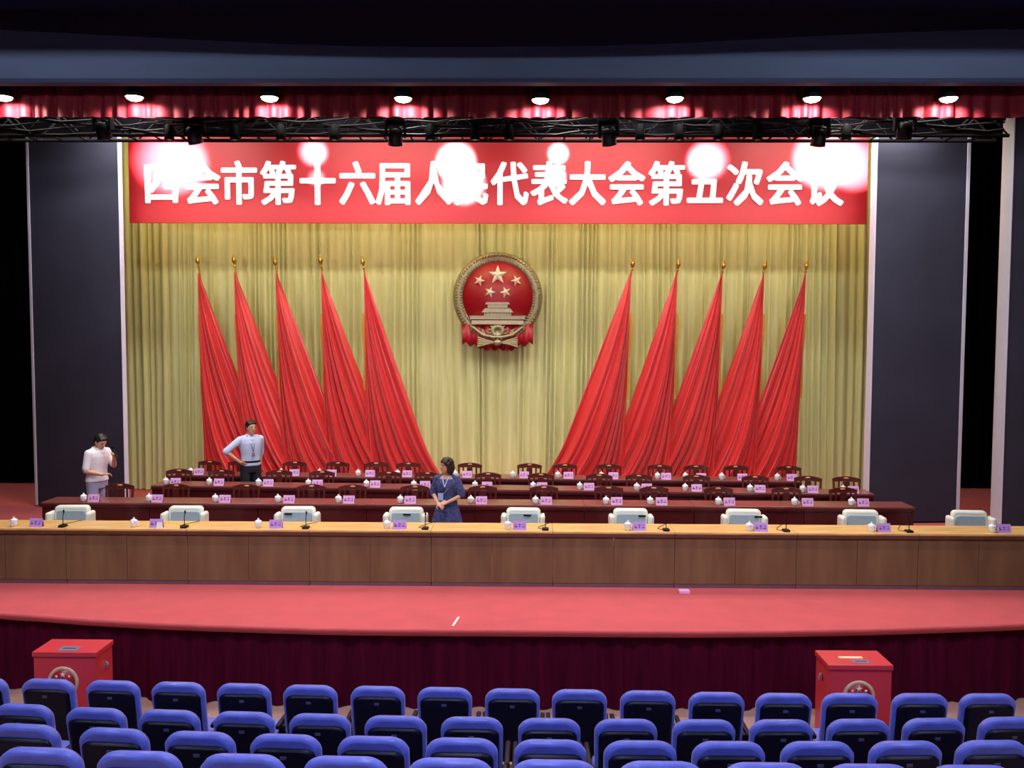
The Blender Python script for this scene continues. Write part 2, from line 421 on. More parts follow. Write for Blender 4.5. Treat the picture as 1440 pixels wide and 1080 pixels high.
zb = onY(700, 288, YN).z; zt_ = onY(700, 228, YN).z; sc_px = (onY(800, 260, YN).x - onY(700, 260, YN).x) / 100
fc = bpy.data.curves.new('letters', 'FONT'); fo = bpy.data.objects.new('letters', fc); COL.objects.link(fo)
fc.extrude = .008; fc.resolution_u = 2
for ch, px in zip(TXT, XS):
    fc.body = ch; dg = bpy.context.evaluated_depsgraph_get(); dg.update()
    src = bpy.data.meshes.new_from_object(fo.evaluated_get(dg))
    W = 50 * sc_px / .95; Ht = (zt_ - zb) / .93; m_ = MB()
    for q_, (ox, oy) in enumerate(((0, 0), (-.036, 0), (.036, 0), (0, .022), (0, -.022), (-.03, .016), (.03, -.016), (.03, .016), (-.03, -.016))):
        m_.add([Vector(((v.co.x + ox - .5) * W, -v.co.z - .030 - .0004 * q_, (v.co.y + oy - .38) * Ht)) for v in src.vertices], [tuple(p_.vertices) for p_ in src.polygons])
    me = m_.mesh('character', 'letter_white'); bpy.data.meshes.remove(src)
    c = bpy.data.objects.new('character', me); COL.objects.link(c); c.parent = bt
    c.location = (onY(px, 260, YN).x - bt.location.x, 0, (zb + zt_) / 2 - bbz)
bpy.data.objects.remove(fo); bpy.data.curves.remove(fc)
# the spots just above the banner (fixtures on the fly pipe, out of sight)
sl = empty('banner_spotlight', (0, 0, 0), '', 'stage light', 'spotlights on the pipe in front of the banner')
MB().lathe([(.03, .2), (.09, .18), (.10, .0), (.11, -.12), (.095, -.12)], n=18).obj('housing', 'black_metal', sl)
MB().tube([(0, 0, .2), (0, 0, 1.85)], .012, 6).obj('hanger', 'black_metal', sl)
for i, px in enumerate((247, 441, 641, 785, 994, 1160)):
    x = onY(px, 220, YN).x
    place(sl, i == 0, (x, YN - .6, btz + .3), 0, f'{ORD[i]} black spotlight from the left on the pipe above the red banner')
# narrow beams of the moving heads under the truss, thrown on the banner
for px, py, e, ang, sx_ in [(245, 228, 13000, 22, 283), (441, 214, 8000, 10, 470), (445, 250, 2500, 6, 470), (641, 228, 9000, 15, 600), (652, 258, 4000, 16, 600), (785, 216, 7000, 8, 800), (781, 248, 5500, 8, 800), (994, 226, 8500, 14, 955), (1160, 222, 13000, 22, 1143), (1200, 232, 8500, 18, 1190)]:
    a_ = onY(sx_, 203, YT + .35); b_ = onY(px, py, YN)
    spot('banner_beam', a_, b_, e * BEAM, (1, .94, .95), ang, 1.0, .03)

# ------------------------------------------------------------------ emblem
def star_mb(cx, cz, r, y0, y1, rot=0):
    pts = []
    for k in range(10):
        a = pi / 2 + rot + k * pi / 5; q = r if k % 2 == 0 else r * .4
        pts.append(Vector((cx + q * cos(a), y0, cz + q * sin(a))))
    m = MB(); vs = pts + [Vector((cx, y1, cz))] + [p + Vector((0, .02, 0)) for p in pts]
    m.add(vs, [(k, (k + 1) % 10, 10) for k in range(10)] + [(k, 11 + k, 11 + (k + 1) % 10, (k + 1) % 10) for k in range(10)])
    return m
def ring_mb(R0, R1, y, th, n=48, a0=0, a1=2 * pi):
    rings = []
    for k in range(n + 1):
        a = a0 + (a1 - a0) * k / n; row = []
        for t in range(8):
            b = 2 * pi * t / 8; rr = (R0 + R1) / 2 + (R1 - R0) / 2 * cos(b)
            row.append(Vector((rr * cos(a), y + th * sin(b), rr * sin(a))))
        rings.append(row)
    return MB().loft(rings)
def emblem(parent, S, full=True):
    """S: outer radius; drawn facing -Y around the origin of parent"""
    k = S / .9
    MB().lathe([(.70 * k, 0), (.70 * k, .05 * k), (.01, .05 * k)], n=40, M=Matrix.Rotation(pi / 2, 4, 'X')).obj('disc', 'emblem_red', parent)
    ring_mb(.67 * k, .90 * k, 0, .06 * k).obj('wreath_ring', 'emblem_gold' if full else 'ring_cream', parent)
    if full:
        g = MB()
        for i in range(84):
            a = pi * 1.5 + 2 * pi * i / 84
            for rr, s in ((.73, 1), (.84, -1)):
                M = Matrix.Rotation(-(a + s * .6), 4, 'Y')
                g.ball((rr * k * cos(a), -.055 * k, rr * k * sin(a)), (.036 * k, .018 * k, .016 * k), 6, 4, M)
        g.obj('wheat_grains', 'emblem_gold', parent, kind='stuff')
    star = [(0, .44, .2), (-.37, .33, .115), (.37, .33, .115), (-.155, .10, .115), (.155, .10, .115)]
    for i, (x, z, r) in enumerate(star):
        rot = 0 if i == 0 else (-.35 * (1 if x < 0 else -1))
        star_mb(x * k, z * k, r * k, -.055 * k, -.09 * k, rot).obj('star', 'emblem_star', parent)
    g = MB(); y0, y1 = -.12 * k, -.04 * k
    def trap(z0, z1, w0, w1, d=0):
        vs = [Vector((x, y, z * k)) for z, ww in ((z0, w0), (z1, w1)) for x, y in ((-ww * k, y0 - d * k), (ww * k, y0 - d * k), (ww * k, y1), (-ww * k, y1))]
        g.add(vs, [(0, 1, 5, 4), (1, 2, 6, 5), (2, 3, 7, 6), (3, 0, 4, 7), (4, 5, 6, 7), (3, 2, 1, 0)])
    trap(-.10, -.06, .25, .22); trap(-.17, -.10, .20, .20, -.02); trap(-.26, -.18, .32, .25, .02)
    trap(-.40, -.345, .55, .55, .0); trap(-.50, -.42, .52, .52); trap(-.345, -.33, .57, .57, .02)
    for i in range(9):
        x = -.26 + .065 * i; g.box((x - .012) * k, (x + .012) * k, y0 - .0 * k, y1, -.33 * k, -.26 * k)
    trap(-.33, -.262, .24, .24, -.04)
    g.obj('gate_relief', 'gate_grey', parent).location = (0, 0, -.045 * k)
    if full:
        r = MB()
        for s in (-1, 1):
            rings = []
            for i in range(15):
                t = i / 14; x = s * (.16 + .56 * t) * k
                top = -.50 - .06 * sin(pi * t); bot_ = -1.04 - .04 * sin(t * 20) + .12 * t
                rings.append([Vector((x, .0 - (.05 + .03 * sin(t * 18)) * k, top * k)), Vector((x * .98, -(.06 + .03 * sin(t * 18 + .7)) * k, -.8 * k)), Vector((x * .99, -(.05 + .03 * sin(t * 18)) * k, bot_ * k)), Vector((x * .99, .02, bot_ * k)), Vector((x, .02, top * k))])
            r.loft(rings)
        rings = []
        for i in range(25):
            t = i / 24; x = (-.34 + .68 * t) * k
            rings.append([Vector((x, -(.03 + .015 * sin(t * 30)) * k, -.84 * k)), Vector((x, -(.04 + .015 * sin(t * 30)) * k, (-1.05 + .03 * sin(t * 26)) * k)), Vector((x, .02, -1.0 * k)), Vector((x, .02, -.84 * k))])
        r.loft(rings); r.obj('red_ribbon', 'emblem_red', parent)
        g2 = MB()
        for i in range(14):
            a = 2 * pi * i / 14; M = Matrix.Translation((0, 0, -.68 * k)) @ Matrix.Rotation(a, 4, 'Y')
            g2.box(-.018 * k, .018 * k, -.11 * k, -.05 * k, .12 * k, .18 * k, M=M)
        g2.lathe([(.14 * k, 0), (.14 * k, .05 * k), (.06 * k, .06 * k), (.05 * k, .03 * k), (.004, .03 * k)], n=24, M=Matrix.Translation((0, -.06 * k, -.68 * k)) @ Matrix.Rotation(pi / 2, 4, 'X'))
        g2.obj('gear', 'emblem_gold', parent)
        g3 = MB()
        g3.tube([(-.5 * k, -.09 * k, -.60 * k), (-.3 * k, -.1 * k, -.76 * k), (-.1 * k, -.1 * k, -.80 * k), (.1 * k, -.1 * k, -.80 * k), (.3 * k, -.1 * k, -.76 * k), (.5 * k, -.09 * k, -.60 * k)], .03 * k, 8)
        for s in (-1, 1):
            for j in range(5):
                g3.tube([(s * .05 * k, -.09 * k, -.91 * k), (s * .22 * k, -.1 * k, (-.90 - .02 * (j - 2)) * k), (s * .40 * k, -.09 * k, (-.90 - .045 * (j - 2)) * k)], [.018 * k, .02 * k, .026 * k], 6)
        g3.ball((0, -.1 * k, -.91 * k), (.09 * k, .04 * k, .06 * k)); g3.obj('wheat_tie', 'emblem_gold', parent)
YE = 18.55
pe = onY(700, 418, YE); Se = (onY(763, 418, YE).x - onY(637, 418, YE).x) / 2
te = empty('national_emblem', pe, 'round red and gold national emblem hanging at the centre of the gold curtain', 'emblem')
emblem(te, Se)
MB().box(-.1, .1, .06, .36, .2, .3).obj('bracket', 'black_metal', te)

# ------------------------------------------------------------------ flags
YF = 18.35
def flag(px, py, sgn, idx, side, spread, zi, px_foot):
    top = onY(px, py, YF); foot = onY(px_foot, 660, YF)
    zt = top.z
    zf = onY(px, 384, YF).z - .0
    lab = f'{ORD[idx]} draped red flag from the {"left" if sgn > 0 else "emblem"} in the {side} group'
    t = empty('flag', (top.x, YF - zi, 0), lab, 'flag', f'red flags left of the emblem' if sgn > 0 else 'red flags right of the emblem')
    lean = foot.x - top.x - sgn * .05
    plean = sgn * .72
    # pole from floor to spearhead, leaning behind the cloth
    ax = Vector((-plean, -.14, zt)); un = ax.normalized()
    Mt = Matrix.Translation((0, .02, zt)) @ un.to_track_quat('Z', 'Y').to_matrix().to_4x4()
    MB().tube([(plean, .16, .04), Vector((0, .02, zt)) - un * .16], .017, 10).obj('pole', 'brass', t)
    MB().lathe([(.16, 0), (.16, .03), (.05, .06), (.03, .1)], (plean, .16, 0.0), n=18).obj('base', 'black_metal', t)
    MB().lathe([(.014, -.19), (.034, -.165), (.016, -.14), (.018, -.12), (.046, -.06), (.040, -.01), (.016, .05), (.001, .09)], n=12, M=Mt).obj('spearhead', 'brass', t)
    zc = zf
    fw = MB(); nU, nV = 180, 60; rings = []
    rnd = random.Random(idx * 13 + (5 if sgn > 0 else 77))
    f1 = rnd.uniform(6.6, 8.2); f2 = rnd.uniform(13, 17); f3 = rnd.uniform(2.0, 3.0); p1, p2, p3 = (rnd.uniform(0, 6) for _ in range(3))
    x0_ = sgn * .05
    for j in range(nV + 1):
        v = j / nV; z = zc * (1 - v) + .02 * v; row = []
        for i in range(nU + 1):
            u = i / nU
            uw = u + .045 * sin(2 * pi * 1.3 * u + p3)
            wgt = .35 + .65 * min(1, u * 3) + .5 * u
            d = .135 * abs(sin(pi * f1 * uw + p1 + .6 * v)) ** .9 + .055 * abs(sin(pi * f2 * uw + p2 - .9 * v)) + .05 * sin(2 * pi * f3 * uw + p3)
            d *= (.10 + .90 * v ** .75) * wgt
            ex = 1 + 3.6 * (1 - u) ** 1.0 * (u > 0)
            sw = .10 * v + .90 * v ** ex
            fl = max(0, (v - .72) / .28) ** 2 * u * .20
            x = x0_ + lean * 1.05 * v + sgn * spread * 1.22 * (u * sw + fl)
            y = -.06 - d - .12 * v * sin(pi * u) + .06 * u * v
            zz = z - .22 * sin(pi * u) * v * (1 - v) + .12 * u * u * v * max(0, v - .6)
            row.append(Vector((x, y, max(zz, .012))))
        rings.append(row)
    fw.loft(rings, closed=False)
    c = fw.obj('cloth', 'flag_red', t)
    m = c.modifiers.new('s', 'SOLIDIFY'); m.thickness = .006
    # gold fringe hanging on the outer side of the pole
    za = onY(px, 442, YF).z; zb_ = onY(px, 560, YF).z
    rings = []
    for j in range(13):
        v = j / 12; z = za + (zb_ - za) * v
        xm = x0_ + lean * (zt - z) / zt - sgn * (.035 + .012 * sin(v * 9)); hwid = .045 * (1 - .25 * v)
        rings.append([Vector((xm - hwid, .05, z)), Vector((xm - hwid * .3, .02 - .01 * sin(v * 14), z)), Vector((xm + hwid * .3, .05, z)), Vector((xm + hwid, .02, z)), Vector((xm + hwid, .08, z)), Vector((xm - hwid, .08, z))])
    MB().loft(rings).obj('fringe', 'fringe_gold', t, label='gold tassel fringe')
sx = (onY(800, 500, YF).x - onY(700, 500, YF).x) / 100
LF = [(277, 364, 290), (331, 364, 346), (391, 367, 405), (456, 366, 466), (516, 368, 524)]
for i, (px, py, ft) in enumerate(LF):
    flag(px, py, 1, i, 'left', (92 if i < 4 else 88) * sx, .13 * i, ft)
RF = [(886, 371, 871), (950, 371, 938), (1014, 372, 1000), (1074, 372, 1060), (1135, 371, 1117)]
for i, (px, py, ft) in enumerate(RF):
    flag(px, py, -1, i, 'right', (90 if i == 0 else 84) * sx, .13 * (4 - i), ft)

# ------------------------------------------------------------------ desks
HD = .76
def row_frame(xa, ya, xb, yb):
    A = onZ(xa, ya, HD); B = onZ(xb, yb, HD); a = atan2(B.y - A.y, B.x - A.x)
    return A, B, a
def on_row(px, A, B, off):
    """world x,y where column px crosses the line A-B pushed back by off, at desk height"""
    d = (B - A).normalized(); nrm = Vector((-d.y, d.x, 0)); P = A + nrm * off
    r = ray(px, 720); t = ((P - CAM).cross(Vector((d.x, d.y, 0))).z) / (Vector((r.x, r.y, 0)).cross(Vector((d.x, d.y, 0))).z)
    return Vector((CAM.x + r.x * t, CAM.y + r.y * t, 0))
# front row: individual desks
FA, FB, fa = row_frame(0, 742.5, 1440, 751.5)
seams = [-254, -82, 90, 262, 434, 606, 778, 950, 1122, 1294, 1466, 1638]
k = 0
for s0, s1 in zip(seams[1:], seams[2:]):
    P = on_row(s0, FA, FB, 0); Q = on_row(s1, FA, FB, 0); L = (Q - P).length; C = (P + Q) / 2
    t = empty('conference_desk', C, f'{ORD[k]} light-topped brown desk from the left in the front row', 'desk', 'brown desks of the front row', fa)
    MB().box(-L / 2 + .002, L / 2 - .002, 0, .52, HD - .03, HD, bev=.006).obj('desktop', 'wood_light_top', t)
    MB().box(-L / 2 + .002, L / 2 - .002, -.004, .015, HD - .075, HD - .03, bev=.003).obj('edge_band', 'wood_edge', t)
    for i in range(2):
        x0 = -L / 2 + i * L / 2; MB().box(x0 + .002, x0 + L / 2 - .002, .025, .05, .055, HD - .03, bev=.003).obj('front_panel', 'wood_front', t)
    for s in (-1, 1): MB().box(s * (L / 2 - .03) - .015, s * (L / 2 - .03) + .015, .05, .5, .0, HD - .03, bev=.003).obj('side_panel', 'wood_front', t)
    MB().box(-L / 2 + .004, L / 2 - .004, .035, .06, 0, .058, bev=.003).obj('plinth', 'plinth_grey', t)
    k += 1
# three dark rows
ROWS = [('near', 57, 706.5, 1287, 713.5, 8), ('middle', 212, 682.5, 1230, 695, 7), ('far', 236, 668, 1128, 677, 6)]
RF_ = {}
for nm, xa, ya, xb, yb, nu in ROWS:
    A, B, a = row_frame(xa, ya, xb, yb); RF_[nm] = (A, B, a)
    L = (B - A).length; C = (A + B) / 2
    t = empty('long_desk', (C.x, C.y, 0), f'long dark red wooden desk forming the {nm} row', 'desk', 'dark red desk rows', a)
    for i in range(nu):
        x0 = -L / 2 + L * i / nu; x1 = x0 + L / nu
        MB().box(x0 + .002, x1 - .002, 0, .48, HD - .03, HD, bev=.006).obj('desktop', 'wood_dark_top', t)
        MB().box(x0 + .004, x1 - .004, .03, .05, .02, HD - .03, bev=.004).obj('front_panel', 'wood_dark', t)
        for s in (x0 + .03, x1 - .03): MB().box(s - .015, s + .015, .05, .46, 0, HD - .03).obj('side_panel', 'wood_dark', t)
    MB().box(-L / 2, L / 2, -.004, .012, HD - .075, HD - .03, bev=.003).obj('edge_band', 'wood_dark', t)

# ------------------------------------------------------------------ cups, name cards, microphones
cup = empty('teacup', (0, 0, 0), '', 'cup')
MB().lathe([(.028, 0), (.034, .004), (.044, .03), (.047, .06), (.048, .082), (.044, .082), (.04, .03), (.004, .01)], n=20).obj('cup_body', 'porcelain', cup)
MB().tube([(.045, 0, .068), (.068, 0, .064), (.074, 0, .045), (.064, 0, .028), (.043, 0, .024)], .0055, 8).obj('handle', 'porcelain', cup)
MB().lathe([(.051, .082), (.051, .087), (.035, .102), (.014, .112), (.009, .116), (.013, .124), (.010, .132), (.001, .134)], n=20).obj('lid', 'porcelain', cup)
def make_card(m):
    c = empty('name_card', (0, 0, 0), '', 'name card')
    p = [(-.075, 0), (.075, 0)]
    w2, h2 = .088, .115
    vs = [Vector((x, y, z)) for x in (-w2, w2) for y, z in ((-.036, 0), (-.001, h2), (.001, h2), (.036, 0), (.032, 0), (0, h2 - .008), (-.032, 0))]
    fs = [(0, 7, 8, 1), (1, 8, 9, 2), (2, 9, 10, 3), (3, 10, 11, 4), (4, 11, 12, 5), (5, 12, 13, 6), (6, 13, 7, 0), (6, 5, 1, 0), (5, 4, 3, 2), (5, 2, 1), (13, 7, 8, 12), (12, 9, 10, 11), (12, 8, 9)]
    MB().add(vs, fs).obj('card', m, c)
    ink = MB(); rnd = random.Random(4)
    M = Matrix.Translation((0, -.0195, .0575)) @ Matrix.Rotation(-atan2(.035, .115), 4, 'X')
    for q in (-1, 0, 1):
        for _ in range(4):
            z = rnd.uniform(-.024, .024); ink.box(q * .05 - .018, q * .05 + .018, -.0022, -.0005, z - .0022, z + .0022, M=M)
        for _ in range(2):
            x = q * .05 + rnd.uniform(-.012, .012); ink.box(x - .002, x + .002, -.0022, -.0005, -.026, .026, M=M)
    ink.obj('lettering', 'card_ink', c, kind='stuff')
    return c
cards = {'card_violet': make_card('card_violet'), 'card_pink': make_card('card_pink')}
mic = empty('desk_microphone', (0, 0, 0), '', 'microphone')
MB().box(-.045, .045, -.055, .055, 0, .03, bev=.012).obj('base', 'black_plastic', mic)
MB().tube([(0, .0, .03), (0, .004, .08), (.0, -.004, .14), (0, .03, .19)], .0055, 8).obj('gooseneck', 'black_metal', mic)
MB().lathe([(.006, .0), (.011, .004), (.012, .035), (.006, .045)], (0, .03, .185), n=10).obj('capsule', 'black_plastic', mic)
MB().tube([(-.03, .04, .005), (-.10, .09, .006), (-.075, .17, .006), (-.03, .26, .006), (.06, .40, .006)], .004, 6).obj('cable', 'black_plastic', mic)
first = {'c': 1, 'm': 1, 'card_violet': 1, 'card_pink': 1}
def put(kind, proto, px, A, B, a, off, label, group, rz=0):
    p = on_row(px, A, B, off); f = first[kind]; first[kind] = 0
    return place(proto, bool(f), (p.x, p.y, HD), a + rz, label, group)
ITEMS = {
 'front': ([19, 188, 363, 544, 714, 883, 1054, 1226, 1396], [51, 220, 388, 562, 731, 899, 1070, 1243, 1412]),
 'near': ([118, 210, 303, 391, 476, 563, 662, 753, 852, 914, 1010, 1117, 1197], [133, 222, 317, 407, 491, 577, 677, 768, 867, 930, 1025, 1135, 1213]),
 'middle': ([234, 295, 364, 434, 515.5, 582, 668, 749.5, 815, 895, 963, 1054, 1128, 1185], [248, 309, 378, 447, 528, 598, 685, 762, 828, 909, 979, 1068, 1142, 1199]),
 'far': ([269, 396, 450, 504, 559, 640, 721, 784, 845, 924, 963, 1014, 1092], [281, 415, 467, 521, 573, 657, 737, 799, 862, 936, 985, 1043, 1112]),
}
mate = {'front': 'light front desks', 'near': 'near dark desk row', 'middle': 'middle dark desk row', 'far': 'far dark desk row'}
for rn, (cu, ca) in ITEMS.items():
    A, B, a = (FA, FB, fa) if rn == 'front' else RF_[rn]
    for i, px in enumerate(cu):
        put('c', cup, px, A, B, a, .11, f'{ORD[i]} white lidded teacup from the left on the {mate[rn]}', f'teacups on the {mate[rn]}', R(random.uniform(-60, 60)))
    cm = 'card_violet' if rn == 'front' else 'card_pink'
    for i, px in enumerate(ca):
        put(cm, cards[cm], px, A, B, a, .10, f'{ORD[i]} {"violet" if rn == "front" else "pink"} name card from the left on the {mate[rn]}', f'name cards on the {mate[rn]}', R(random.uniform(-5, 5)))
for i, px in enumerate([88, 259, 430, 598, 767, 937, 1106, 1279]):
    put('m', mic, px, FA, FB, fa, .09, f'{ORD[i]} black gooseneck microphone from the left on the light front desks', 'gooseneck microphones on the front desks')
# folded white paper on the second violet card
pp = on_row(224, FA, FB, .045)
o = MB().add([Vector(v) for v in ((-.04, -.012, 0), (.04, -.012, 0), (.036, 0, .085), (-.036, 0, .085), (-.04, .012, 0), (.04, .012, 0))], [(0, 1, 2, 3), (3, 2, 5, 4), (0, 3, 4), (1, 5, 2), (0, 4, 5, 1)]).obj('folded_paper', 'letter_white')
o.location = (pp.x, pp.y, HD); o['label'] = 'small folded white paper standing before the second violet name card'; o['category'] = 'paper'

# ------------------------------------------------------------------ white armchairs
wc = empty('white_armchair', (0, 0, 0), '', 'chair')
def rr_loft(W, Hh, D, r, z0, tilt=0, n=5, bul=.03, wtop=None):
    """rounded panel W wide, Hh high, D thick, standing, top corners rounded"""
    wtop = wtop or W; out = []
    pts = [(-W / 2, 0), (W / 2, 0)]
    for i in range(n + 1):
        a = i / n * pi / 2; pts.append((wtop / 2 - r + r * cos(a), Hh - r + r * sin(a)))
    for i in range(n + 1):
        a = pi / 2 + i / n * pi / 2; pts.append((-wtop / 2 + r + r * cos(a), Hh - r + r * sin(a)))
    rings = []
    for y, ins in ((-D / 2, bul), (-D * .42, bul * .4), (-D * .25, 0), (D * .25, 0), (D * .42, bul * .4), (D / 2, bul)):
        sxx = 1 - 2 * ins / W; szz = 1 - ins / Hh
        rings.append([Vector((x * sxx, y + tilt * z * szz, z0 + z * szz)) for x, z in pts])
    return MB().loft(rings)
rr_loft(.50, .44, .10, .06, .40, .10).obj('backrest', 'ivory_leather', wc)
bp_ = rr_loft(.42, .345, .05, .04, .43, .10, bul=.012).obj('back_panel', 'pale_mesh', wc, label='pale blue-grey panel of the back')
bp_.location = (0, -.045, .0)
MB().box(-.25, .25, -.46, 0.02, .38, .46, bev=.035).obj('seat', 'ivory_leather', wc)
for s in (-1, 1):
    MB().box(s * .285 - .038, s * .285 + .038, -.16, .08, .30, .765, bev=.034).obj('armrest', 'ivory_leather', wc)
for s in (-1, 1):
    for y in (-.42, .04): MB().tube([(s * .22, y, .40), (s * .24, y, 0)], [.022, .015], 10).obj('leg', 'black_metal', wc)
for i, px in enumerate([101, 261, 419, 571, 736, 887, 1046, 1211, 1364]):
    p = on_row(px, FA, FB, 1.16)
    o = place(wc, i == 0, (p.x, p.y, 0), fa + R([3, 2, 2, 0, -2, 0, -3, -3, -4][i]), f'{ORD[i]} white armchair from the left behind the front desks', 'white armchairs behind the front desks')
    if i in (2, 3, 4, 5, 6):
        dx = {2: -.13, 3: .02, 4: .06, 5: .16, 6: .2}[i]
        MB().box(dx - .055, dx + .055, -.062, -.052, .735, .76, bev=.002).obj('label_tag', 'black_plastic', o, label='small dark tag')

# ------------------------------------------------------------------ wooden chairs
ch = empty('wooden_chair', (0, 0, 0), '', 'chair')
MB().box(-.22, .22, -.42, .0, .42, .46, bev=.012).obj('seat', 'chair_wood', ch)
def arch(zl, zm, hgt, y, w2, n=14):
    rings = []
    for i in range(n + 1):
        t = -1 + 2 * i / n; z = zl + (zm - zl) * (1 - t * t); hq = hgt * (1 - .35 * abs(t) ** 3)
        yy = y + .02 * (1 - t * t)
        rings.append([Vector((t * w2, yy - .013, z - hq)), Vector((t * w2, yy + .013, z - hq)), Vector((t * w2, yy + .013, z)), Vector((t * w2, yy - .013, z))])
    return MB().loft(rings, sm=False)
arch(.875, .915, .085, .06, .235).obj('top_rail', 'chair_wood', ch)
MB().ball((0, .062, .885), (.045, .008, .016)).obj('inlay', 'chair_inlay', ch, label='pale carved oval on the top rail')
for s in (-1, 1): MB().tube([(s * .205, -.01, 0), (s * .205, 0, .45), (s * .215, .06, .86)], .019, 10).obj('leg', 'chair_wood', ch)
for s in (-1, 1): MB().tube([(s * .195, -.39, 0), (s * .19, -.39, .43)], [.016, .021], 10).obj('leg', 'chair_wood', ch)
MB().box(-.055, .055, .035, .05, .46, .84, bev=.005).obj('splat', 'chair_wood', ch)
for s in (-1, 1): MB().box(s * .125 - .016, s * .125 + .016, .035, .05, .46, .85, bev=.004).obj('slat', 'chair_wood', ch)
for s in (-1, 1): MB().tube([(s * .21, .02, .66), (s * .25, -.15, .68), (s * .245, -.33, .66), (s * .19, -.385, .43)], .016, 8).obj('armrest', 'chair_wood', ch)
CH = {
 'near': [167, 246, 345, 437, 495, 583, 679, 765, 856, 920, 1011, 1106, 1187],
 'middle': [251, 311, 392, 452, 546, 600, 686, 760, 842, 898, 979, 1062, 1136, 1190],
 'far': [294, 336, 414, 474, 529, 574, 660, 744, 794, 856, 927, 979, 1035, 1109],
}
f = True
for rn, xs in CH.items():
    A, B, a = RF_[rn]
    for i, px in enumerate(xs):
        p = on_row(px, A, B, .80)
        place(ch, f, (p.x, p.y, 0), a + R(random.uniform(-7, 7)), f'{ORD[i]} dark wooden chair from the left behind the {mate[rn]}', f'wooden chairs behind the {mate[rn]}'); f = False

# small things on the carpet
p = onZ(641, 874, 0)
o = MB().box(-.012, .012, -.16, .16, .0, .004).obj('tape_mark', 'letter_white'); o.location = (p.x, p.y, .001); o.rotation_euler = (0, 0, R(-8)); o['label'] = 'short white tape mark on the carpet at the stage edge'; o['category'] = 'tape'
p = onZ(962, 834, 0)
o = MB().box(-.07, .07, -.05, .05, .0, .045, bev=.008).obj('floor_box', 'card_pink'); o.location = (p.x, p.y, .0); o['label'] = 'small pink box on the carpet against the front desks'; o['category'] = 'box'

# ------------------------------------------------------------------ people
def remesh(mb, name, m, parent, vox=.009, sm=3, label=None):
    me = mb.mesh(name + '_src', m); o = bpy.data.objects.new('tmp', me); COL.objects.link(o)
    md = o.modifiers.new('r', 'REMESH'); md.mode = 'VOXEL'; md.voxel_size = vox; md.use_smooth_shade = True
    m2 = o.modifiers.new('s', 'SMOOTH'); m2.factor = .5; m2.iterations = sm
    dg = bpy.context.evaluated_depsgraph_get(); dg.update()
    nm = bpy.data.meshes.new_from_object(o.evaluated_get(dg)); nm.name = name
    bpy.data.objects.remove(o); nm.materials.clear(); nm.materials.append(MATS[m])
    r = bpy.data.objects.new(name, nm); COL.objects.link(r)
    if parent: r.parent = parent
    if label: r['label'] = label
    return r
def ell(mb, secs, n=20):
    mb.loft([[Vector((cx + rx * cos(2 * pi * t / n), cy + ry * sin(2 * pi * t / n), z)) for t in range(n)] for z, rx, ry, cx, cy in secs])
def hand(mb, w, d, nrm, side, curl, sc=1.0):
    """w wrist, d finger direction, nrm palm normal (palm side), side: unit towards the thumb"""
    w = Vector(w); d = Vector(d).normalized(); nrm = Vector(nrm); nrm = (nrm - d * nrm.dot(d)).normalized(); sd = d.cross(nrm).normalized()
    if sd.dot(Vector(side)) < 0: sd = -sd
    for q in (-.026, -.009, .009, .026):
        mb.cap(w + d * .01 + sd * q * .7, w + d * .082 * sc + sd * q, .015, .013, 8)
    ln = {.029: .066, .010: .076, -.010: .071, -.028: .056}
    for q, l in ln.items():
        p = w + d * .085 * sc + sd * q; a = 0; dd = d
        for sI, fr in enumerate((.45, .32, .25)):
            a += curl * (.8, 1.0, .7)[sI]
            dd = (d * cos(a) + nrm * sin(a)).normalized(); e = p + dd * l * fr * sc
            mb.cap(p, e, .0095 - .001 * sI, .009 - .001 * sI, 8); p = e
    p = w + d * .025 + sd * .028; a = (d * .55 + sd * .8 + nrm * .25).normalized(); e = p + a * .04
    mb.cap(p, e, .013, .011, 8); a2 = (d * .8 + sd * .3 + nrm * .5 * (1 + curl)).normalized(); mb.cap(e, e + a2 * .03, .0105, .009, 8)
def head(mb, c, M, female=False):
    c = Vector(c)
    def T(x, y, z): return c + M @ Vector((x, y, z))
    s = .94 if female else 1
    mb.ball(c, (.076 * s, .094 * s, .105 * s), 20, 14, M)                      # skull
    mb.ball(T(0, -.030, -.045), (.064 * s, .060 * s, .066 * s), 18, 12, M)     # cheeks and upper jaw
    mb.ball(T(0, -.038, -.078), (.048 * s, .050 * s, .042 * s), 16, 10, M)     # jaw
    mb.ball(T(0, -.070, -.104), (.022, .017, .015), 10, 6, M)                  # chin
    mb.cap(T(0, -.088, .010), T(0, -.106, -.026), .008, .012, 8)               # nose
    for q in (-1, 1): mb.ball(T(q * .011, -.096, -.028), (.009, .010, .008), 8, 6, M)
    mb.cap(T(-.032, -.078, .030), T(.032, -.078, .030), .012, .012, 8)         # brow
    mb.cap(T(-.014, -.085, -.060), T(.014, -.085, -.060), .008, .008, 8)       # mouth
    for q in (-1, 1):
        mb.ball(T(q * .078 * s, .008, -.01), (.010, .020, .032), 8, 6, M)      # ear
def face_bits(c, M, parent):
    c = Vector(c)
    for q in (-1, 1):
        MB().ball(c + M @ Vector((q * .031, -.0835, .006)), (.014, .007, .0065), 10, 6, M).obj('eye', 'eye_dark', parent)
        MB().cap(c + M @ Vector((q * .018, -.0905, .031)), c + M @ Vector((q * .046, -.078, .032)), .0035, .0025, 6).obj('eyebrow', 'hair_black', parent)
    MB().cap(c + M @ Vector((-.017, -.0915, -.062)), c + M @ Vector((.017, -.0915, -.062)), .0045, .0045, 8).obj('mouth', 'lip', parent)
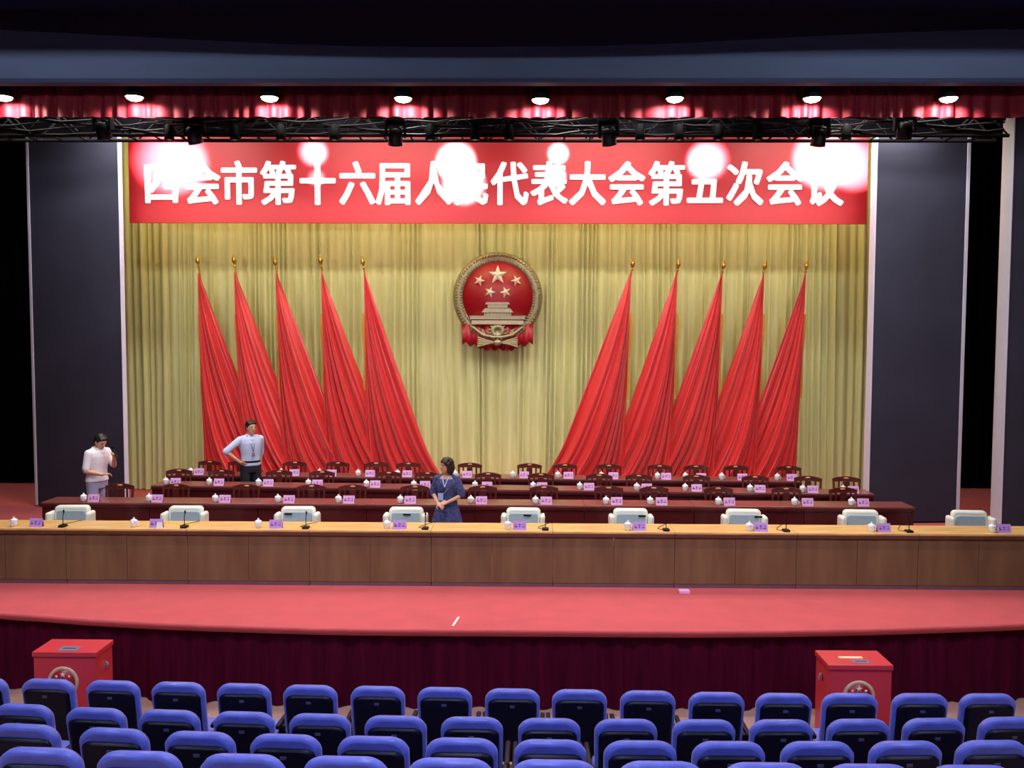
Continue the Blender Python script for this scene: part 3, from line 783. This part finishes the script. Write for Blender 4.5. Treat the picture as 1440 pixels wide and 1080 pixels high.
def hair_short(mb, c, M):
    c = Vector(c)
    def T(x, y, z): return c + M @ Vector((x, y, z))
    mb.ball(T(0, .026, .040), (.092, .096, .092), 18, 12, M)
    mb.ball(T(0, .045, -.015), (.088, .070, .072), 16, 10, M)
    mb.ball(T(.012, -.040, .082), (.062, .045, .030), 12, 8, M)
    for q in range(9):
        a = -1.2 + .3 * q; mb.cap(T(.06 * sin(a), .01, .104), T(.072 * sin(a), -.044 - .022 * cos(a), .072), .018, .012, 8)
    for q in (-1, 1): mb.cap(T(q * .077, -.015, .03), T(q * .079, -.01, -.01), .012, .008, 8)
def hair_bob(mb, c, M):
    c = Vector(c)
    def T(x, y, z): return c + M @ Vector((x, y, z))
    mb.ball(T(0, .018, .034), (.094, .102, .098), 18, 12, M)
    mb.ball(T(0, .055, -.035), (.098, .075, .10), 16, 12, M)
    mb.ball(T(0, .05, -.085), (.092, .065, .06), 16, 10, M)
    for q in (-1, 1):
        mb.cap(T(q * .082, -.02, .03), T(q * .084, -.005, -.10), .024, .028, 10)
    for q in range(9):
        a = -1.2 + .3 * q; mb.cap(T(.066 * sin(a), -.01, .100), T(.080 * sin(a), -.046 - .028 * cos(a), .050), .022, .013, 8)

def legs(mb, ext, stance=.09, shoe=None, to=0):
    for s in (-1, 1):
        hip = Vector((s * .088, 0, .90)); kn = Vector((s * (stance + .005), -.012, .48)); an = Vector((s * (stance + .02), .02, .09))
        mb.cap(hip, kn, .083 + ext, .055 + ext, 14); mb.cap(kn, an if not to else an, .054 + ext, .037 + ext * 1.9, 14)
        if not ext: mb.cap(an + Vector((0, .01, -.045)), an + Vector((s * .01, -.15, -.055)), .036, .028, 10)
def shoes(parent, stance, m='black_plastic'):
    for s in (-1, 1):
        an = Vector((s * (stance + .02), .02, .09)); b = MB()
        b.cap(an + Vector((0, .03, -.045)), an + Vector((s * .01, -.16, -.05)), .043, .036, 12)
        b.box(an.x - .04, an.x + .045, -.17, .08, 0, .02, bev=.008); b.obj('shoe', m, parent)
TOR = [(.86, .150, .105, 0, .0), (.92, .162, .112, 0, 0), (1.0, .152, .108, 0, 0), (1.10, .150, .108, 0, 0), (1.22, .168, .116, 0, 0), (1.32, .180, .116, 0, .005), (1.385, .172, .098, 0, .01), (1.425, .115, .075, 0, .015), (1.45, .065, .06, 0, .015)]
def torso(mb, ext=0, z0=.8, z1=9, lean=0):
    ell(mb, [(z, rx + ext, ry + ext, cx, cy - lean * max(0, z - 1.0)) for z, rx, ry, cx, cy in TOR if z0 <= z <= z1])

def man(name_label, loc, rz, Hh, shirt, trous, arms, headM, headc, sleeve, tie_out=True, lanyard=False, lean=0, stance=.09):
    t = empty('person', loc, name_label, 'person', None, rz); t.scale = (Hh / 1.70,) * 3
    b = MB(); torso(b, 0, lean=lean); legs(b, 0, stance)
    sh = {-1: Vector((-.178, .01 - .4 * lean, 1.375)), 1: Vector((.178, .01 - .4 * lean, 1.375))}
    b.cap((0, .015 - .4 * lean, 1.40), Vector(headc) + Vector((0, .02, -.06)), .058, .052, 14)
    for s, (el, wr, hd, pn, td, cu) in arms.items():
        b.cap(sh[s], el, .050, .041, 12); b.cap(el, wr, .040, .027, 12)
        hand(b, Vector(wr), hd, pn, td, cu)
    head(b, headc, headM)
    remesh(b, 'body', 'skin', t, .0075, 3)
    face_bits(headc, headM, t)
    h = MB(); hair_short(h, headc, headM); remesh(h, 'hair', 'hair_black', t, .009, 3)
    c = MB(); torso(c, .016, .9, 1.43, lean=lean)
    c.cap((-.12, .012 - .4 * lean, 1.395), (.12, .012 - .4 * lean, 1.395), .06, .06, 12)
    if tie_out: ell(c, [(.915, .198, .138, 0, 0), (.93, .200, .140, 0, 0), (1.0, .180, .130, 0, 0), (1.1, .168, .126, 0, -.1 * lean)])
    for s, (el, wr, *_x) in arms.items():
        el = Vector(el); c.cap(sh[s], sh[s].lerp(el, min(1, sleeve)), .066, .058, 14)
        if sleeve > 1: c.cap(el, el.lerp(Vector(wr), sleeve - 1), .056, .046, 14)
    remesh(c, 'shirt', shirt, t, .009, 3)
    pts = [(.074 * sin(q), .012 - .4 * lean + .074 * cos(q), 1.450 - .012 * (1 - cos(q)) * .5 - .03 * (q * q > 6)) for q in [-2.7 + 5.4 * k_ / 20 for k_ in range(21)]]
    cb = MB().tube([(-.012, -.118 - .4 * lean, 1.375)] + pts + [(.012, -.118 - .4 * lean, 1.375)], [.006] + [.019] * 21 + [.006], 8); cb.obj('collar', shirt, t)
    MB().tube([(0, -.125 - .4 * lean, 1.38), (0, -.138 - .25 * lean, 1.25), (0, -.134, 1.02)], .004, 6).obj('button_placket', shirt, t)
    l = MB(); legs(l, .017, stance); ell(l, [(.80, .150, .115, 0, 0), (.88, .170, .122, 0, 0), (.96, .168, .122, 0, 0), (1.0, .163, .118, 0, 0)])
    remesh(l, 'trousers', trous, t, .011, 4)
    if not tie_out: MB().loft([[Vector((.172 * cos(2 * pi * i / 24), .126 * sin(2 * pi * i / 24), z)) for i in range(24)] for z in (.975, 1.01)]).obj('belt', 'black_plastic', t)
    shoes(t, stance)
    if lanyard:
        MB().tube([(-.05, -.06, 1.42), (-.03, -.128, 1.30), (0, -.145, 1.16)], .004, 6).tube([(.05, -.06, 1.42), (.03, -.128, 1.30), (0, -.145, 1.16)], .004, 6).obj('lanyard', 'black_plastic', t)
        MB().box(-.025, .025, -.152, -.146, 1.09, 1.16, bev=.002).obj('badge', 'steel', t)
    return t
# man in white with microphone: faces picture right, head bowed
p = onY(137, 700, 14.5)
hm = Matrix.Rotation(R(30), 3, 'X')
m1 = man('man in white short-sleeved shirt and pale trousers holding a black microphone', (p.x, 14.5, 0), R(68), 1.745, 'shirt_white', 'trouser_lilac',
    {-1: ((-.235, -.02, 1.10), (-.09, -.22, 1.04), (.8, -.5, .1), (0, -.2, -1), (.2, -.3, 1), .6),
      1: ((.235, -.12, 1.14), (.10, -.27, 1.30), (-.35, -.35, .8), (-.8, -.2, -.2), (0, -.9, .2), 1.25)},
    hm, (0, -.095, 1.55), .85, True, lean=.10)
# microphone in the raised hand (left hand of the man); a thing of its own
def in_world(t, v): return t.matrix_basis @ Vector(v)
mc = empty('handheld_microphone', (0, 0, 0), 'black handheld microphone raised to the mouth of the man in white', 'microphone')
MB().tube([(0, 0, -.10), (0, 0, .06)], [.013, .018], 12).obj('handle', 'black_plastic', mc)
MB().ball((0, 0, .085), .028, 12, 8).obj('grille', 'black_metal', mc)
mc.location = in_world(m1, (.055, -.335, 1.385)); mc.rotation_euler = (R(-30), 0, R(66))
# man in blue with his hand on his hip
p = onY(353, 690, 16.13)
hm = Matrix.Rotation(R(8), 3, 'Z') @ Matrix.Rotation(R(3), 3, 'X')
man('man in light blue shirt and dark trousers with one hand on his hip', (p.x, 16.13, 0), R(36), 1.785, 'shirt_blue', 'trouser_navy',
    {-1: ((-.43, .0, 1.19), (-.20, -.06, .99), (.75, -.25, -.35), (.5, .3, .2), (0, -.6, .5), .5),
      1: ((.215, .10, 1.12), (.19, .08, .88), (0, -.1, -1), (-1, 0, 0), (0, -1, 0), .35)},
    hm, (0.01, -.02, 1.585), 1.12, False, lanyard=True, stance=.10)
# woman in a navy dress
def woman(loc, rz, Hh):
    t = empty('person', loc, 'woman with dark bobbed hair in a patterned navy dress, hands folded', 'person', None, rz); t.scale = (Hh / 1.70,) * 3
    hc = (0, -.02, 1.585); hM = Matrix.Rotation(R(-42), 3, 'Z')
    secs = [(.86, .168, .115, 0, 0), (.95, .165, .112, 0, 0), (1.06, .135, .10, 0, 0), (1.14, .132, .098, 0, 0), (1.24, .150, .115, 0, -.008), (1.31, .158, .112, 0, -.004), (1.38, .150, .088, 0, .01), (1.42, .10, .07, 0, .015), (1.45, .055, .052, 0, .015)]
    b = MB(); ell(b, secs); legs(b, 0, .075)
    b.cap((0, .015, 1.40), (0, .005, 1.53), .047, .044, 14)
    arms = {-1: ((-.225, .0, 1.14), (-.075, -.215, 1.035), (.75, -.45, -.3), (.2, .4, -.8), (.2, -.8, .5), .5),
             1: ((.235, .0, 1.13), (.075, -.215, 1.05), (-.9, -.25, -.15), (.1, .6, -.6), (-.1, -.6, .8), .6)}
    for s, (el, wr, hd, pn, td, cu) in arms.items():
        b.cap((s * .158, .01, 1.37), el, .043, .036, 12); b.cap(el, wr, .035, .024, 12); hand(b, wr, hd, pn, td, cu, .92)
    head(b, hc, hM, True); remesh(b, 'body', 'skin', t, .0075, 3); face_bits(hc, hM, t)
    h = MB(); hair_bob(h, hc, hM); remesh(h, 'hair', 'hair_brown', t, .009, 3)
    d = MB(); n = 40; e = .014
    rings = []
    for z, rx, ry, cx, cy in [(.46, .275, .235, 0, 0), (.60, .255, .21, 0, 0), (.75, .228, .18, 0, 0), (.9, .192, .14, 0, 0)] + [(q[0], q[1] + e, q[2] + e, q[3], q[4]) for q in secs[1:7]]:
        wv = max(0, (.98 - z)) * .05
        rings.append([Vector((cx + (rx + wv * sin(9 * 2 * pi * i / n)) * cos(2 * pi * i / n), cy + (ry + wv * sin(9 * 2 * pi * i / n)) * sin(2 * pi * i / n), z)) for i in range(n)])
    d.loft(rings)
    d.cap((-.12, .012, 1.375), (-.055, .015, 1.415), .058, .045, 12); d.cap((.12, .012, 1.375), (.055, .015, 1.415), .058, .045, 12)
    for s in (-1, 1):
        el = Vector(arms[s][0]); a0 = Vector((s * .158, .01, 1.37)); d.cap(a0, a0.lerp(el, .93), .060, .066, 14)
    remesh(d, 'dress', 'dress_navy', t, .009, 3)
    # pale v-shaped collar edge
    MB().tube([(-.06, -.045, 1.425), (-.03, -.112, 1.36), (0.005, -.134, 1.27)], .008, 8).tube([(.06, -.045, 1.425), (.035, -.112, 1.36), (0.005, -.134, 1.27)], .008, 8).obj('collar', 'shirt_blue', t, label='pale V-shaped collar edge')
    MB().tube([(.07, -.04, 1.42), (.06, -.125, 1.25), (-.03, -.15, 1.14)], .0035, 6).obj('lanyard', 'badge_blue', t)
    MB().box(-.085, .0, -.185, -.178, 1.07, 1.18, bev=.002).obj('badge', 'badge_blue', t, label='pale blue badge card')
    shoes(t, .075); return t
p = onY(629, 730, 12.75)
woman((p.x, 12.72, 0), R(-14), 1.60)

# ------------------------------------------------------------------ ballot boxes
def ballot(x0, x1, y0, y1, zt, label, side, front_emb, plate, paper=None):
    cx = (x0 + x1) / 2; cy = (y0 + y1) / 2; W = x1 - x0; D = y1 - y0; Hb = zt - ZH
    t = empty('ballot_box', (cx, cy, ZH), label, 'ballot box', 'red ballot boxes before the stage')
    MB().box(-W / 2 + .012, W / 2 - .012, -D / 2 + .012, D / 2 - .012, .03, Hb - .05, bev=.006).obj('body', 'box_red', t)
    MB().box(-W / 2, W / 2, -D / 2, D / 2, Hb - .055, Hb, bev=.008).obj('lid', 'box_red', t)
    for sx_ in (-1, 1):
        for sy in (-1, 1): MB().lathe([(.03, 0), (.03, .03)], (sx_ * (W / 2 - .07), sy * (D / 2 - .07), 0), n=12).obj('foot', 'black_plastic', t)
    px_, py_, pw, pd = plate
    s = MB().box(px_ - pw / 2, px_ + pw / 2, py_ - pd / 2, py_ + pd / 2, Hb, Hb + .006, bev=.002).obj('slot_plate', 'box_plate', t, label='grey plate round the slot')
    MB().box(px_ - pw * .35, px_ + pw * .35, py_ - .008, py_ + .008, Hb + .0055, Hb + .0075).obj('slot', 'black_plastic', s)
    if paper:
        a, b_, c_, d_ = paper; MB().box(a - c_ / 2, a + c_ / 2, b_ - d_ / 2, b_ + d_ / 2, Hb, Hb + .004).obj('paper_strip', 'box_paper', t, label='cream paper strip')
    ex, ez, er = front_emb
    e = bpy.data.objects.new('emblem', None); COL.objects.link(e); e.parent = t; e.location = (ex, -D / 2 + .010, ez)
    emblem(e, er, False)
    xx = side * (W / 2 - .012)
    MB().box(xx - .004, xx + .008 * side + .004, -.03, -.01, Hb - .24, Hb - .17, bev=.002).obj('hasp', 'steel', t)
    MB().box(xx - .004, xx + .02 * side + .004, .03, .06, Hb - .25, Hb - .21, bev=.004).tube([(xx + .01 * side, .035, Hb - .215), (xx + .01 * side, .035, Hb - .185), (xx + .01 * side, .055, Hb - .185), (xx + .01 * side, .055, Hb - .215)], .004, 6).obj('padlock', 'steel', t)
    return t
ZT = .05
a = onZ(45, 916.5, ZT); b = onZ(134.5, 918, ZT); c = onZ(158, 899, ZT)
print('box1', a, b, c)
ec = onY(89, 959, a.y)
ballot(a.x, b.x, (a.y + b.y) / 2, c.y, ZT, 'red ballot box at the left, its lid with one dark plate', 1, (ec.x - (a.x + b.x) / 2, ec.z - ZH, .165), (.01, -.10, .20, .13))
a = onZ(1166, 936, ZT); b = onZ(1256, 935, ZT); c = onZ(1146, 914, ZT)
print('box2', a, b, c)
ec = onY(1209, 981, a.y)
ballot(a.x, b.x, (a.y + b.y) / 2, c.y, ZT, 'red ballot box at the right with a cream paper strip on its lid', -1, (ec.x - (a.x + b.x) / 2, ec.z - ZH, .165), (.03, -.12, .17, .09), (-.03, .0, .24, .05))

# ------------------------------------------------------------------ auditorium seats on their tiers
SEATS = [
 ('front', .15, -.92, [(-25, 951), (69, 954), (160, 956), (252, 958), (344, 960), (437, 962), (532, 963.5), (626, 965), (721, 967), (815, 968), (911, 970), (1008, 973), (1103, 975), (1195, 974), (1293, 974), (1388, 974), (1484, 973)]),
 ('second', .31, -.74, [(35, 989), (136, 995), (240, 997), (345, 999), (451, 1002), (557, 1005), (664, 1006.5), (772.5, 1009), (880, 1010), (989.5, 1011), (1098, 1011), (1206, 1010), (1312, 1008.5), (1418, 1006.5)]),
 ('third', .59, -.46, [(-85, 1010), (38, 1017), (162, 1023), (282.5, 1028), (403, 1031.5), (526, 1034), (650, 1036), (774, 1038.5), (900, 1040), (1024, 1041), (1148.5, 1041), (1272, 1040.5), (1394, 1040), (1516, 1038)]),
 ('nearest', .94, -.11, [(60, 1049), (197.5, 1055), (342, 1059.5), (486.6, 1062.5), (634, 1064.5), (780, 1066.5), (929, 1068.5), (1076, 1070.5), (1222, 1073), (1366, 1075)]),
]
seat = empty('auditorium_seat', (0, 0, 0), '', 'seat')
def make_seat():
    Hs = 1.07
    # cushion wrapped over the back, leaning backwards (towards -Y, the camera)
    pts = []
    W = .50; r = .12
    for x, z in ((-.235, .42), (.235, .42), (.245, .62)): pts.append((x, z))
    for i in range(7):
        a = i / 6 * pi / 2; pts.append((W / 2 - r + r * cos(a), Hs - r * .8 + r * .8 * sin(a)))
    for i in range(7):
        a = pi / 2 + i / 6 * pi / 2; pts.append((-W / 2 + r + r * cos(a), Hs - r * .8 + r * .8 * sin(a)))
    pts.append((-.245, .62))
    # crown the top edge slightly
    pts = [(x, z + (.018 * (1 - (x / .25) ** 2) if z > Hs - .03 else 0)) for x, z in pts]
    rings = []
    for y, ins in ((-.045, .030), (-.040, .012), (-.02, .0), (.015, .0), (.04, .012), (.052, .04), (.056, .08)):
        row = []
        for x, z in pts:
            xx = x * (1 - ins / .25); zz = z - ins * (z - .3) / .8
            row.append(Vector((xx, y - .16 * (zz - .45), zz)))
        rings.append(row)
    MB().loft(rings).obj('back_cushion', 'seat_blue', seat)
    # dark plastic shell behind
    sp = []
    for x, z in ((-.215, .36), (.215, .36)): sp.append((x, z))
    for i in range(5):
        a = i / 4 * pi / 2; sp.append((.222 - .08 + .08 * cos(a), 1.0 - .06 + .06 * sin(a)))
    for i in range(5):
        a = pi / 2 + i / 4 * pi / 2; sp.append((-.222 + .08 + .08 * cos(a), 1.0 - .06 + .06 * sin(a)))
    rings = []
    for y, ins in ((-.02, 0), (-.048, 0), (-.062, .01), (-.070, .03)):
        rings.append([Vector((x * (1 - ins / .22), y - .16 * (z - .45), z - ins * (z - .6) * 1.5)) for x, z in sp])
    sh = MB().loft(rings[::-1]).obj('back_shell', 'seat_shell', seat)
    MB().box(-.022, .022, -.160, -.150, .925, .948, bev=.002).obj('number_plate', 'seat_label', sh)
    MB().box(-.23, .23, .05, .50, .40, .50, bev=.045).obj('seat_cushion', 'seat_blue', seat)
    MB().box(-.20, .20, .06, .48, .36, .405, bev=.012).obj('seat_pan', 'seat_shell', seat)
    for s in (-1, 1):
        MB().box(s * .278 - .022, s * .278 + .022, .0, .42, .60, .645, bev=.015).obj('armrest', 'seat_shell', seat)
        MB().box(s * .278 - .012, s * .278 + .012, .08, .34, .0, .61, bev=.006).obj('side_frame', 'black_metal', seat)
make_seat()
first_s = True
arcs = []
for nm, zt, zf, lst in SEATS:
    pts = [onZ(px, py, zt) for px, py in lst]
    # smooth the arc with a quadratic fit
    import numpy as np
    X = np.array([q.x for q in pts]); Y = np.array([q.y for q in pts]); c = np.polyfit(X, Y, 2)
    arcs.append((c, zf))
    print(nm, c, X[:3], X[-2:])
    names = {'front': 'row nearest the stage', 'second': 'second row from the stage', 'third': 'third row from the stage', 'nearest': 'row cut by the bottom picture edge'}
    for i, q in enumerate(pts):
        yv = float(np.polyval(c, q.x)); sl_ = 2 * c[0] * q.x + c[1]
        yv = .5 * yv + .5 * q.y
        a = math.atan(sl_)
        sc_ = (zt - zf) / 1.085
        # top of the back leans by .16*(1.07-.45) towards the camera
        off = .16 * .62 - .02
        o = place(seat, first_s, (q.x, yv + off, zf), a, f'{ORD[i] if i < 16 else "seventeenth"} blue auditorium seat from the left in the {names[nm]}', f'blue seats, {names[nm]}')
        o.scale = (1, 1, sc_); first_s = False
# tiers (stepped hall floor under the seats)
def tier_mesh(c0, z, c1, dz_to):
    pass
xs_ = [-13 + i * .5 for i in range(53)]
allc = arcs + [(np.array([arcs[-1][0][0], arcs[-1][0][1], arcs[-1][0][2] - 1.0]), .22), (np.array([arcs[-1][0][0], arcs[-1][0][1], arcs[-1][0][2] - 2.0]), .55)]
def yy(c, x): return float(np.polyval(c, max(-6.5, min(6.5, x))))
for i in range(len(allc)):
    c, z = allc[i]
    fr = [Vector((x, yy(c, x) + .70, 0)) for x in xs_]
    bk = [Vector((x, (yy(allc[i + 1][0], x) + .70) if i + 1 < len(allc) else -3.99, 0)) for x in xs_]
    rings = [[Vector((f_.x, f_.y, z)), Vector((b_.x, b_.y, z)), Vector((b_.x, b_.y, ZH)), Vector((f_.x, f_.y, ZH))] for f_, b_ in zip(fr, bk)]
    struct(f'floor_tier_{i + 1}', MB().loft(rings, sm=False), 'hall_floor')
print('objects', len(bpy.data.objects))
